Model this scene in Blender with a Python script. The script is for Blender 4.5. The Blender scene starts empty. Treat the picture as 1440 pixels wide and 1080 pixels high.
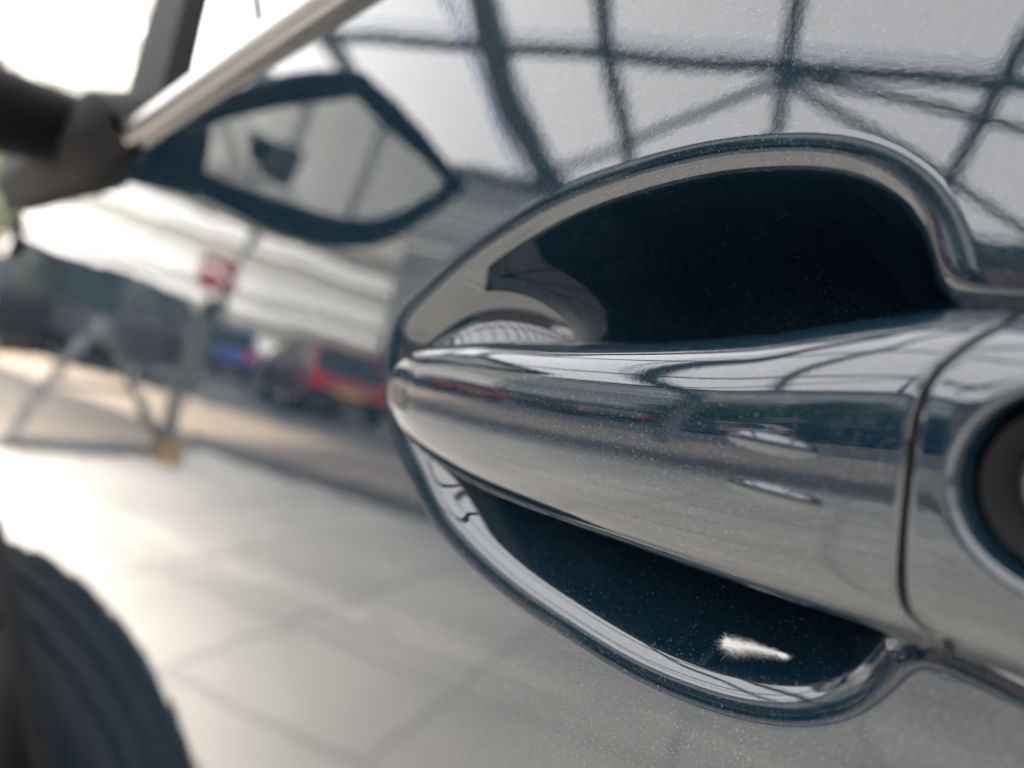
import bpy, bmesh, math, random
import numpy as np
from mathutils import Vector, Matrix
random.seed(7)
rng = np.random.default_rng(7)
S = bpy.context.scene
C = S.collection
PI = math.pi
HC = 0.93                                   # height of the camera above the paving

# ------------------------------------------------------------------ camera
F_PX = 1088.0                               # focal length in photo pixels (1440 wide)
YAW, PITCH, CAM_D = math.radians(40.4), math.radians(9.7), 0.10
h_ = np.array([-math.cos(YAW), math.sin(YAW), 0.0]); z_ = np.array([0, 0, 1.0])
CR = np.array([math.sin(YAW), math.cos(YAW), 0.0])
CF = math.cos(PITCH) * h_ - math.sin(PITCH) * z_
CU = math.sin(PITCH) * h_ + math.cos(PITCH) * z_
CO = np.array([0, -CAM_D, HC])
cd = bpy.data.cameras.new('camera')
cam = bpy.data.objects.new('camera', cd); C.objects.link(cam)
cam.matrix_world = Matrix(((CR[0], CU[0], -CF[0], CO[0]), (CR[1], CU[1], -CF[1], CO[1]), (CR[2], CU[2], -CF[2], CO[2]), (0, 0, 0, 1)))
cd.sensor_width = 36.0; cd.lens = 36.0 * F_PX / 1440.0
cd.clip_start = 0.002; cd.clip_end = 600
cd.dof.use_dof = True; cd.dof.focus_distance = 0.122; cd.dof.aperture_fstop = 8.5
S.camera = cam

# ------------------------------------------------------------------ light
SUN_EL, SUN_AZ = math.radians(50), math.radians(104)     # azimuth clockwise from +Y
w = bpy.data.worlds.new('World'); S.world = w; w.use_nodes = True
nt = w.node_tree; bg = nt.nodes['Background']
sk = nt.nodes.new('ShaderNodeTexSky'); sk.sky_type = 'NISHITA'; sk.sun_disc = False
sk.sun_elevation = SUN_EL; sk.sun_rotation = SUN_AZ; sk.dust_density = 3.0; sk.air_density = 1.0
nt.links.new(sk.outputs[0], bg.inputs[0]); bg.inputs[1].default_value = 0.12
sd = bpy.data.lights.new('sun', 'SUN'); sun = bpy.data.objects.new('sun', sd); C.objects.link(sun)
sd.energy = 4.5; sd.angle = math.radians(0.5); sd.color = (1, 0.95, 0.87)
sdir = Vector((math.sin(SUN_AZ) * math.cos(SUN_EL), math.cos(SUN_AZ) * math.cos(SUN_EL), math.sin(SUN_EL)))
sun.rotation_euler = sdir.to_track_quat('Z', 'Y').to_euler(); sun.location = (0, 0, 40)
vs = S.view_settings; vs.view_transform = 'Standard'; vs.look = 'None'; vs.exposure = 2.72; vs.gamma = 1.0
S.render.engine = 'CYCLES'
S.cycles.use_denoising = True
S.cycles.max_bounces = 10; S.cycles.glossy_bounces = 6; S.cycles.diffuse_bounces = 3
S.cycles.transmission_bounces = 8; S.cycles.sample_clamp_indirect = 20
S.cycles.caustics_reflective = False; S.cycles.caustics_refractive = False

# ------------------------------------------------------------------ helpers
def link(name, me, parent=None, mats=()):
    o = bpy.data.objects.new(name, me); C.objects.link(o)
    for m in mats: me.materials.append(m)
    if parent is not None: o.parent = parent
    return o

def tag(o, label=None, cat=None, group=None, kind=None):
    if label: o['label'] = label
    if cat: o['category'] = cat
    if group: o['group'] = group
    if kind: o['kind'] = kind
    return o

def thing(name, label, cat, loc=(0, 0, 0), rz=0.0, group=None):
    o = bpy.data.objects.new(name, None); C.objects.link(o); o.empty_display_size = 0.1
    o.location = loc; o.rotation_euler = (0, 0, rz)
    return tag(o, label, cat, group)

def pyd(name, v, f, m, parent=None, smooth=False, normals=None):
    me = bpy.data.meshes.new(name)
    if normals is not None:                  # wind the faces the way the normals point
        va, na = np.asarray(v, float), np.asarray(normals, float); fa = [q for q in f if len(q) < 5]; fq = np.array(fa)
        fn = np.cross(va[fq[:, 2]] - va[fq[:, 0]], va[fq[:, -1]] - va[fq[:, 1]])
        if (fn * na[fq].mean(1)).sum() < 0: f = [tuple(q)[::-1] for q in f]
    me.from_pydata([tuple(map(float, p)) for p in v], [], [tuple(q) for q in f]); me.update()
    if smooth or normals is not None:
        me.polygons.foreach_set('use_smooth', [True] * len(me.polygons))
    if normals is not None:
        me.normals_split_custom_set_from_vertices([tuple(map(float, n)) for n in normals])
    return link(name, me, parent, [m] if not isinstance(m, (list, tuple)) else m)

def bmo(name, bm, m, parent=None, smooth=True, ang=35):
    bmesh.ops.recalc_face_normals(bm, faces=bm.faces)
    me = bpy.data.meshes.new(name); bm.to_mesh(me); bm.free()
    if smooth:
        me.polygons.foreach_set('use_smooth', [True] * len(me.polygons))
        me.set_sharp_from_angle(angle=math.radians(ang))
    return link(name, me, parent, [m] if not isinstance(m, (list, tuple)) else m)

def box(bm, c, s, rot=None, bev=0.0):
    r = bmesh.ops.create_cube(bm, size=1.0)
    vs_ = r['verts']
    M = Matrix.Translation(Vector(c)) @ (rot.to_4x4() if rot is not None else Matrix()) @ Matrix.Diagonal((*s, 1))
    bmesh.ops.transform(bm, matrix=M, verts=vs_)
    if bev:
        es = list({e for v in vs_ for e in v.link_edges})
        bmesh.ops.bevel(bm, geom=es, offset=bev, segments=2, affect='EDGES', profile=0.6)
    return vs_

def bar(bm, a, b, wdt, hgt, up=(0, 0, 1), bev=0.0):
    a, b = Vector(a), Vector(b); d = b - a; L = d.length; d.normalize()
    u = Vector(up); s = d.cross(u)
    if s.length < 1e-4: s = d.cross(Vector((1, 0, 0)))
    s.normalize(); u = s.cross(d)
    R = Matrix((d, s, u)).transposed()
    box(bm, (a + b) / 2, (L, wdt, hgt), R, bev)

def tube(bm, pts, r, n=12, caps=True):
    pts = [Vector(p) for p in pts]; rings = []
    rr = r if isinstance(r, (list, tuple)) else [r] * len(pts)
    for i, p in enumerate(pts):
        d = (pts[min(i + 1, len(pts) - 1)] - pts[max(i - 1, 0)]).normalized()
        a = d.orthogonal() if abs(d.z) > .95 else d.cross(Vector((0, 0, 1)))
        a.normalize(); b = d.cross(a)
        rings.append([bm.verts.new(p + rr[i] * (math.cos(2 * PI * k / n) * a + math.sin(2 * PI * k / n) * b)) for k in range(n)])
    for i in range(len(rings) - 1):
        for k in range(n): bm.faces.new((rings[i][k], rings[i][(k + 1) % n], rings[i + 1][(k + 1) % n], rings[i + 1][k]))
    if caps: bm.faces.new(rings[0][::-1]); bm.faces.new(rings[-1])

def lathe(bm, prof, n=32, M=None):
    """prof: list of (radius, height); axis Z, transformed by M"""
    M = M or Matrix(); rings = []
    for r, z in prof:
        if r < 1e-6: rings.append([bm.verts.new(M @ Vector((0, 0, z)))])
        else: rings.append([bm.verts.new(M @ Vector((r * math.cos(2 * PI * k / n), r * math.sin(2 * PI * k / n), z))) for k in range(n)])
    for a, b in zip(rings, rings[1:]):
        for k in range(n):
            k2 = (k + 1) % n
            if len(a) == 1 and len(b) == 1: continue
            if len(a) == 1: bm.faces.new((a[0], b[k], b[k2]))
            elif len(b) == 1: bm.faces.new((a[k], a[k2], b[0]))
            else: bm.faces.new((a[k], a[k2], b[k2], b[k]))

def copy_tree(o, parent=None):
    c = o.copy(); C.objects.link(c)
    if parent is not None: c.parent = parent
    for ch in list(o.children): copy_tree(ch, c)
    return c

# ------------------------------------------------------------------ materials
def mat(name, col, rough=0.5, metal=0.0, spec=0.5, coat=0.0, noise=None, bump=None, trans=0.0, ior=1.5):
    m = bpy.data.materials.new(name); m.use_nodes = True
    n = m.node_tree; p = n.nodes['Principled BSDF']
    p.inputs['Base Color'].default_value = (*col, 1); p.inputs['Roughness'].default_value = rough
    p.inputs['Metallic'].default_value = metal; p.inputs['Specular IOR Level'].default_value = spec
    p.inputs['Coat Weight'].default_value = coat; p.inputs['Coat Roughness'].default_value = 0.02
    p.inputs['Transmission Weight'].default_value = trans; p.inputs['IOR'].default_value = ior
    tc = n.nodes.new('ShaderNodeTexCoord')
    if noise:
        sc, amt = noise
        nz = n.nodes.new('ShaderNodeTexNoise'); nz.inputs['Scale'].default_value = sc; nz.inputs['Detail'].default_value = 6
        mx = n.nodes.new('ShaderNodeMix'); mx.data_type = 'RGBA'
        mx.inputs[6].default_value = (*[c * (1 - amt) for c in col], 1); mx.inputs[7].default_value = (*[min(1, c * (1 + amt)) for c in col], 1)
        n.links.new(tc.outputs['Object'], nz.inputs['Vector']); n.links.new(nz.outputs['Fac'], mx.inputs[0])
        n.links.new(mx.outputs[2], p.inputs['Base Color'])
    if bump:
        sc, st, dist = bump
        nb = n.nodes.new('ShaderNodeTexNoise'); nb.inputs['Scale'].default_value = sc; nb.inputs['Detail'].default_value = 3
        b = n.nodes.new('ShaderNodeBump'); b.inputs['Strength'].default_value = st; b.inputs['Distance'].default_value = dist
        n.links.new(tc.outputs['Object'], nb.inputs['Vector']); n.links.new(nb.outputs['Fac'], b.inputs['Height'])
        n.links.new(b.outputs[0], p.inputs['Normal'])
    return m

def car_paint(name, peel=1.0, scratched=False):
    m = bpy.data.materials.new(name); m.use_nodes = True
    n = m.node_tree; L = n.links.new; p = n.nodes['Principled BSDF']
    tc = n.nodes.new('ShaderNodeTexCoord')
    # metallic flakes: sparse bright cells and slightly tilted facets
    vo = n.nodes.new('ShaderNodeTexVoronoi'); vo.inputs['Scale'].default_value = 6800
    L(tc.outputs['Object'], vo.inputs['Vector'])
    sep = n.nodes.new('ShaderNodeSeparateColor'); L(vo.outputs['Color'], sep.inputs[0])
    rmp = n.nodes.new('ShaderNodeMapRange'); rmp.inputs[1].default_value = 0.985 if scratched else 0.955; rmp.inputs[2].default_value = 1.0
    L(sep.outputs[0], rmp.inputs[0])
    mx = n.nodes.new('ShaderNodeMix'); mx.data_type = 'RGBA'
    mx.inputs[6].default_value = (0.0021, 0.0074, 0.0130, 1); mx.inputs[7].default_value = (0.065, 0.088, 0.11, 1)
    L(rmp.outputs[0], mx.inputs[0])
    L(mx.outputs[2], p.inputs['Base Color'])
    p.inputs['Metallic'].default_value = 0.0; p.inputs['Roughness'].default_value = 0.5
    p.inputs['Specular IOR Level'].default_value = 0.0
    p.inputs['Coat Weight'].default_value = 1.0; p.inputs['Coat Roughness'].default_value = 0.012; p.inputs['Coat IOR'].default_value = 1.62
    # orange peel of the clear coat
    nz = n.nodes.new('ShaderNodeTexNoise'); nz.inputs['Scale'].default_value = 700; nz.inputs['Detail'].default_value = 2
    L(tc.outputs['Object'], nz.inputs['Vector'])
    n2 = n.nodes.new('ShaderNodeTexNoise'); n2.inputs['Scale'].default_value = 420; n2.inputs['Detail'].default_value = 1
    L(tc.outputs['Object'], n2.inputs['Vector'])
    b = n.nodes.new('ShaderNodeBump'); b.inputs['Strength'].default_value = 0.10 * peel; b.inputs['Distance'].default_value = 0.00003
    L(nz.outputs['Fac'], b.inputs['Height'])
    b2 = n.nodes.new('ShaderNodeBump'); b2.inputs['Strength'].default_value = 0.075 * peel; b2.inputs['Distance'].default_value = 0.00004
    L(n2.outputs['Fac'], b2.inputs['Height']); L(b.outputs[0], b2.inputs['Normal'])
    n3 = n.nodes.new('ShaderNodeTexNoise'); n3.inputs['Scale'].default_value = 24; n3.inputs['Detail'].default_value = 1; L(tc.outputs['Object'], n3.inputs['Vector'])
    b3 = n.nodes.new('ShaderNodeBump'); b3.inputs['Strength'].default_value = 0.6 * peel; b3.inputs['Distance'].default_value = 0.0003      # slight waves of the pressed sheet
    L(n3.outputs['Fac'], b3.inputs['Height']); L(b2.outputs[0], b3.inputs['Normal'])
    L(b3.outputs[0], p.inputs['Coat Normal'])
    # dried water spots and dust dull the clear coat here and there
    v2 = n.nodes.new('ShaderNodeTexVoronoi'); v2.inputs['Scale'].default_value = 62; L(tc.outputs['Object'], v2.inputs['Vector'])
    s2 = n.nodes.new('ShaderNodeSeparateColor'); L(v2.outputs['Color'], s2.inputs[0])
    rad = n.nodes.new('ShaderNodeMapRange'); rad.inputs[1].default_value = 0.80; rad.inputs[2].default_value = 1.0; rad.inputs[3].default_value = 0.0; rad.inputs[4].default_value = 0.085
    L(s2.outputs[0], rad.inputs[0])
    ls = n.nodes.new('ShaderNodeMath'); ls.operation = 'LESS_THAN'; L(v2.outputs['Distance'], ls.inputs[0]); L(rad.outputs[0], ls.inputs[1])
    cw = n.nodes.new('ShaderNodeMapRange'); cw.inputs[3].default_value = 1.0; cw.inputs[4].default_value = 0.55
    L(ls.outputs[0], cw.inputs[0]); L(cw.outputs[0], p.inputs['Coat Weight'])
    film = n.nodes.new('ShaderNodeTexNoise'); film.inputs['Scale'].default_value = 14; film.inputs['Detail'].default_value = 5; L(tc.outputs['Object'], film.inputs['Vector'])
    fr = n.nodes.new('ShaderNodeMapRange'); fr.inputs[1].default_value = 0.45; fr.inputs[2].default_value = 0.75; fr.inputs[3].default_value = 0.008; fr.inputs[4].default_value = 0.03
    L(film.outputs['Fac'], fr.inputs[0]); L(fr.outputs[0], p.inputs['Coat Roughness'])
    if scratched:                            # faint fingernail marks down the cup
        mp = n.nodes.new('ShaderNodeMapping'); mp.inputs['Scale'].default_value = (900, 60, 34); mp.inputs['Rotation'].default_value = (0, math.radians(14), 0)
        L(tc.outputs['Object'], mp.inputs[0])
        sn = n.nodes.new('ShaderNodeTexNoise'); sn.inputs['Scale'].default_value = 1.0; sn.inputs['Detail'].default_value = 2; L(mp.outputs[0], sn.inputs['Vector'])
        m2 = n.nodes.new('ShaderNodeTexNoise'); m2.inputs['Scale'].default_value = 45; L(tc.outputs['Object'], m2.inputs['Vector'])
        r1 = n.nodes.new('ShaderNodeMapRange'); r1.inputs[1].default_value = 0.66; r1.inputs[2].default_value = 0.80; L(sn.outputs['Fac'], r1.inputs[0])
        r2 = n.nodes.new('ShaderNodeMapRange'); r2.inputs[1].default_value = 0.48; r2.inputs[2].default_value = 0.70; L(m2.outputs['Fac'], r2.inputs[0])
        mu = n.nodes.new('ShaderNodeMath'); mu.operation = 'MULTIPLY'; L(r1.outputs[0], mu.inputs[0]); L(r2.outputs[0], mu.inputs[1])
        m3 = n.nodes.new('ShaderNodeMix'); m3.data_type = 'RGBA'; L(mu.outputs[0], m3.inputs[0]); L(mx.outputs[2], m3.inputs[6]); m3.inputs[7].default_value = (0.035, 0.055, 0.075, 1)
        L(m3.outputs[2], p.inputs['Base Color'])
    return m

M = {}
M['paint'] = car_paint('navy_paint')
M['cup_paint'] = car_paint('scratched_navy_paint', 1.0, True)
M['black'] = mat('black_plastic', (0.004, 0.004, 0.0045), 0.75, spec=0.08, bump=(900, 0.2, 0.0001))
M['gloss_black'] = mat('gloss_black', (0.006, 0.006, 0.007), 0.2, spec=0.3)
M['gap'] = mat('dark_gap', (0.004, 0.004, 0.004), 0.8)
M['trim'] = mat('satin_trim', (0.30, 0.29, 0.28), 0.25, metal=0.8)
M['rubber'] = mat('tyre_rubber', (0.010, 0.010, 0.010), 0.85, spec=0.12, bump=(160, 0.3, 0.001))
M['steel'] = mat('lock_metal', (0.42, 0.38, 0.33), 0.36, metal=1.0, noise=(600, 0.3), bump=(1500, 0.25, 0.0001))
M['mirror'] = mat('mirror_glass', (0.60, 0.61, 0.60), 0.01, metal=1.0)
M['alloy'] = mat('alloy', (0.5, 0.5, 0.51), 0.3, metal=0.9)
M['glass'] = mat('tinted_glass', (0.01, 0.014, 0.013), 0.03, spec=0.4, coat=0.0)
M['canopy_steel'] = mat('canopy_steel', (0.10, 0.11, 0.12), 0.55, noise=(3, 0.2))
M['galv'] = mat('galvanised_steel', (0.125, 0.13, 0.13), 0.5, metal=0.3, noise=(8, 0.25))
M['asphalt'] = mat('asphalt', (0.055, 0.055, 0.058), 0.9, noise=(2.0, 0.35), bump=(220, 0.6, 0.004))
M['tan'] = mat('tan_brick_paving', (0.31, 0.25, 0.185), 0.85, noise=(1.2, 0.2))
M['tile'] = mat('pale_stone_tile', (0.84, 0.775, 0.665), 0.6, noise=(1.5, 0.07), bump=(60, 0.2, 0.002))
_n = M['tile'].node_tree; _p = _n.nodes['Principled BSDF']
_oi = _n.nodes.new('ShaderNodeObjectInfo'); _ge = _n.nodes.new('ShaderNodeNewGeometry')
_st = _n.nodes.new('ShaderNodeTexNoise'); _st.inputs['Scale'].default_value = 1.1; _st.inputs['Detail'].default_value = 7; _n.links.new(_ge.outputs['Position'], _st.inputs['Vector'])
_sr = _n.nodes.new('ShaderNodeMapRange'); _sr.inputs[1].default_value = 0.35; _sr.inputs[2].default_value = 0.62; _sr.inputs[3].default_value = 0.80; _sr.inputs[4].default_value = 1.0; _n.links.new(_st.outputs['Fac'], _sr.inputs[0])
_rr = _n.nodes.new('ShaderNodeMapRange'); _rr.inputs[3].default_value = 0.88; _rr.inputs[4].default_value = 1.0; _n.links.new(_oi.outputs['Random'], _rr.inputs[0])
_mm = _n.nodes.new('ShaderNodeMath'); _mm.operation = 'MULTIPLY'; _n.links.new(_sr.outputs[0], _mm.inputs[0]); _n.links.new(_rr.outputs[0], _mm.inputs[1])
_hs = _n.nodes.new('ShaderNodeHueSaturation'); _n.links.new(_mm.outputs[0], _hs.inputs['Value']); _n.links.new(_p.inputs['Base Color'].links[0].from_socket, _hs.inputs['Color']); _n.links.new(_hs.outputs[0], _p.inputs['Base Color'])
M['joint'] = mat('tile_joint', (0.56, 0.525, 0.465), 0.9)
M['shaded_tan'] = mat('shaded_tan_paving', (0.15, 0.13, 0.112), 0.85, noise=(1.3, 0.25))  # tan paving with shade put into its colour
M['hedge'] = mat('hedge_leaf', (0.05, 0.075, 0.03), 0.6, noise=(3, 0.4))
M['white_wall'] = mat('white_render', (0.72, 0.71, 0.68), 0.8, noise=(1.5, 0.06))
M['red'] = mat('red_paint', (0.125, 0.007, 0.012), 0.38, coat=0.5)
M['grey'] = mat('grey_car_paint', (0.022, 0.023, 0.027), 0.4, metal=0.1, coat=0.25)
M['blue'] = mat('blue_paint', (0.015, 0.035, 0.13), 0.4, coat=0.5)
M['silver'] = mat('silver_paint', (0.35, 0.36, 0.37), 0.3, metal=0.6, coat=1.0)
M['plate'] = mat('yellow_plate', (0.30, 0.20, 0.05), 0.5)
M['lamp_red'] = mat('tail_lamp', (0.35, 0.01, 0.01), 0.15)
M['brown'] = mat('brown_brick', (0.20, 0.13, 0.095), 0.85, noise=(2, 0.2))
M['feather'] = mat('down_feather', (0.80, 0.79, 0.76), 0.9, spec=0.1)
M['amber'] = mat('rusty_fitting', (0.30, 0.20, 0.09), 0.7, noise=(20, 0.4))

def panel_mat():
    m = bpy.data.materials.new('opal_roof_panel'); m.use_nodes = True
    n = m.node_tree; n.nodes.clear(); L = n.links.new
    out = n.nodes.new('ShaderNodeOutputMaterial')
    tr = n.nodes.new('ShaderNodeBsdfTranslucent'); di = n.nodes.new('ShaderNodeBsdfDiffuse')
    tc = n.nodes.new('ShaderNodeTexCoord'); nz = n.nodes.new('ShaderNodeTexNoise'); nz.inputs['Scale'].default_value = 0.6; nz.inputs['Detail'].default_value = 4
    L(tc.outputs['Object'], nz.inputs['Vector'])
    mx = n.nodes.new('ShaderNodeMix'); mx.data_type = 'RGBA'; mx.inputs[6].default_value = (0.76, 0.765, 0.76, 1); mx.inputs[7].default_value = (0.94, 0.945, 0.94, 1)
    L(nz.outputs['Fac'], mx.inputs[0]); L(mx.outputs[2], tr.inputs[0]); di.inputs[0].default_value = (0.75, 0.75, 0.74, 1)
    ms = n.nodes.new('ShaderNodeMixShader'); ms.inputs[0].default_value = 0.25
    L(tr.outputs[0], ms.inputs[1]); L(di.outputs[0], ms.inputs[2]); L(ms.outputs[0], out.inputs[0])
    return m
M['panel'] = panel_mat()

# ------------------------------------------------------------------ door skin surface
TILT, RZ, RX, X0 = 0.17, 2.0, 20.0, -0.1
def Yb(x, z):                                # base surface, z relative to camera height
    return TILT * z + z * z / 2 / RZ + (x - X0) ** 2 / 2 / RX
def Nb(x, z):
    n = np.stack([(x - X0) / RX, -np.ones_like(x), TILT + z / RZ], -1)
    return n / np.linalg.norm(n, axis=-1, keepdims=True)
def unproject(u, v, off=0.0):                # outline survey: photo measurement -> point on the door surface
    d = CF + CR * (u - 720) / F_PX + CU * (540 - v) / F_PX
    o = np.array([0, -CAM_D, 0.0]); t0, t = 0.0, 0.02
    g = lambda t: (o + d * t)[1] - Yb((o + d * t)[0], (o + d * t)[2]) - off
    while g(t) < 0 and t < 8: t0 = t; t *= 1.02
    for _ in range(50):
        m = (t0 + t) / 2
        if g(m) < 0: t0 = m
        else: t = m
    q = o + d * t
    return np.array([q[0], q[2]])

def catmull(P, n, closed=False):
    P = np.asarray(P, float); out = []
    k = len(P); rngk = range(k) if closed else range(k - 1)
    for i in rngk:
        g = (lambda j: P[j % k]) if closed else (lambda j: P[min(max(j, 0), k - 1)])
        p0, p1, p2, p3 = g(i - 1), g(i), g(i + 1), g(i + 2)
        for s in np.linspace(0, 1, n, endpoint=False):
            out.append(0.5 * ((2 * p1) + (-p0 + p2) * s + (2 * p0 - 5 * p1 + 4 * p2 - p3) * s * s + (-p0 + 3 * p1 - 3 * p2 + p3) * s ** 3))
    if not closed: out.append(P[-1])
    return np.array(out)
def resample(P, n, closed=False):
    Q = np.vstack([P, P[:1]]) if closed else P
    L = np.concatenate([[0], np.cumsum(np.linalg.norm(np.diff(Q, axis=0), axis=1))])
    s = np.linspace(0, L[-1], n + 1 if closed else n)
    R = np.stack([np.interp(s, L, Q[:, i]) for i in range(Q.shape[1])], 1)
    return R[:-1] if closed else R
def smooth_closed(P, it):
    for _ in range(it): P = 0.25 * np.roll(P, 1, 0) + 0.5 * P + 0.25 * np.roll(P, -1, 0)
    return P

up_px = [(546, 530), (548, 490), (560, 448), (600, 403), (650, 360), (720, 314), (800, 273), (900, 238), (1000, 214), (1100, 204), (1180, 208),
         (1245, 228), (1295, 264), (1327, 310), (1343, 360), (1352, 391), (1370, 405), (1400, 409), (1440, 412)]
lo_px = [(1440, 968), (1380, 938), (1320, 912), (1285, 908), (1265, 922), (1240, 955), (1205, 985), (1150, 1004), (1080, 1004), (1000, 986), (900, 946),
         (800, 886), (700, 815), (620, 735), (580, 662), (556, 605)]
upP = [unproject(*p) for p in up_px]; loP = [unproject(*p) for p in lo_px]
ru, rl = upP[-1], loP[0]
XEND = ru[0] + 0.062
right = []
zc, zh = (ru[1] + rl[1]) / 2 - 0.004, 0.0
top_r = np.array([XEND - 0.022, ru[1] - 0.002]); bot_r = np.array([XEND - 0.022, rl[1] - 0.004])
zh = (top_r[1] - bot_r[1]) / 2; zm = (top_r[1] + bot_r[1]) / 2
right = [top_r] + [np.array([XEND - 0.022 + 0.022 * math.cos(a), zm + zh * math.sin(a)]) for a in np.radians([60, 30, 0, -30, -60])] + [bot_r]
NO = 900
OUT = resample(catmull(upP + right + loP, 12, True), NO, True)
OUT = smooth_closed(OUT, 14)
OUT = resample(OUT, NO, True)
# inward normal of the outline (it runs clockwise seen from the road: left tip -> top -> right -> bottom)
tg = np.roll(OUT, -1, 0) - np.roll(OUT, 1, 0); tg /= np.linalg.norm(tg, axis=1, keepdims=True)
INN = np.stack([tg[:, 1], -tg[:, 0]], 1)
if ((OUT.mean(0) - OUT) * INN).sum() < 0: INN = -INN
INN = smooth_closed(INN, 10); INN /= np.linalg.norm(INN, axis=1, keepdims=True)

# belt line, shut line (door plane coordinates)
belt_a, belt_b = unproject(180, 212), unproject(500, 4)
bslope = (belt_b[1] - belt_a[1]) / (belt_b[0] - belt_a[0])
def belt(x): return belt_a[1] + bslope * (np.maximum(x, belt_a[0] - 0.03) - belt_a[0]) - 0.05 * np.maximum(0, x + 0.15) ** 2
shut = np.array([unproject(30, 480), unproject(35, 540), unproject(60, 810), unproject(90, 1080)])
shut = shut[np.argsort(shut[:, 1])]
def shut_x(z):
    c = np.polyfit(shut[:, 1], shut[:, 0], 1); return c[0] * np.maximum(z, -0.34) + c[1] + 0.35 * np.maximum(0, -0.34 - z)
print('shut', shut, 'belt', belt_a, belt_b, bslope)
XR, ZB = 0.17, -0.62
def boundary(n_each=260):
    zt = belt(XR); pts = []
    zl = None
    zs = -0.2
    for _ in range(40): zs = 0.5 * zs + 0.5 * belt(shut_x(zs))
    x_ = np.linspace(shut_x(zs), XR, n_each, endpoint=False); pts.append(np.stack([x_, belt(x_)], 1))
    z2 = np.linspace(belt(XR), ZB, n_each, endpoint=False); pts.append(np.stack([np.full(n_each, XR), z2], 1))
    x3 = np.linspace(XR, shut_x(ZB), n_each, endpoint=False); pts.append(np.stack([x3, np.full(n_each, ZB)], 1))
    z4 = np.linspace(ZB, zs, n_each, endpoint=False); pts.append(np.stack([shut_x(z4), z4], 1))
    return np.vstack(pts)
BND = boundary()

# ------------------------------------------------------------------ the car
car = thing('car', 'glossy navy blue metallic car whose front door and handle fill the frame', 'car')

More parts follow.
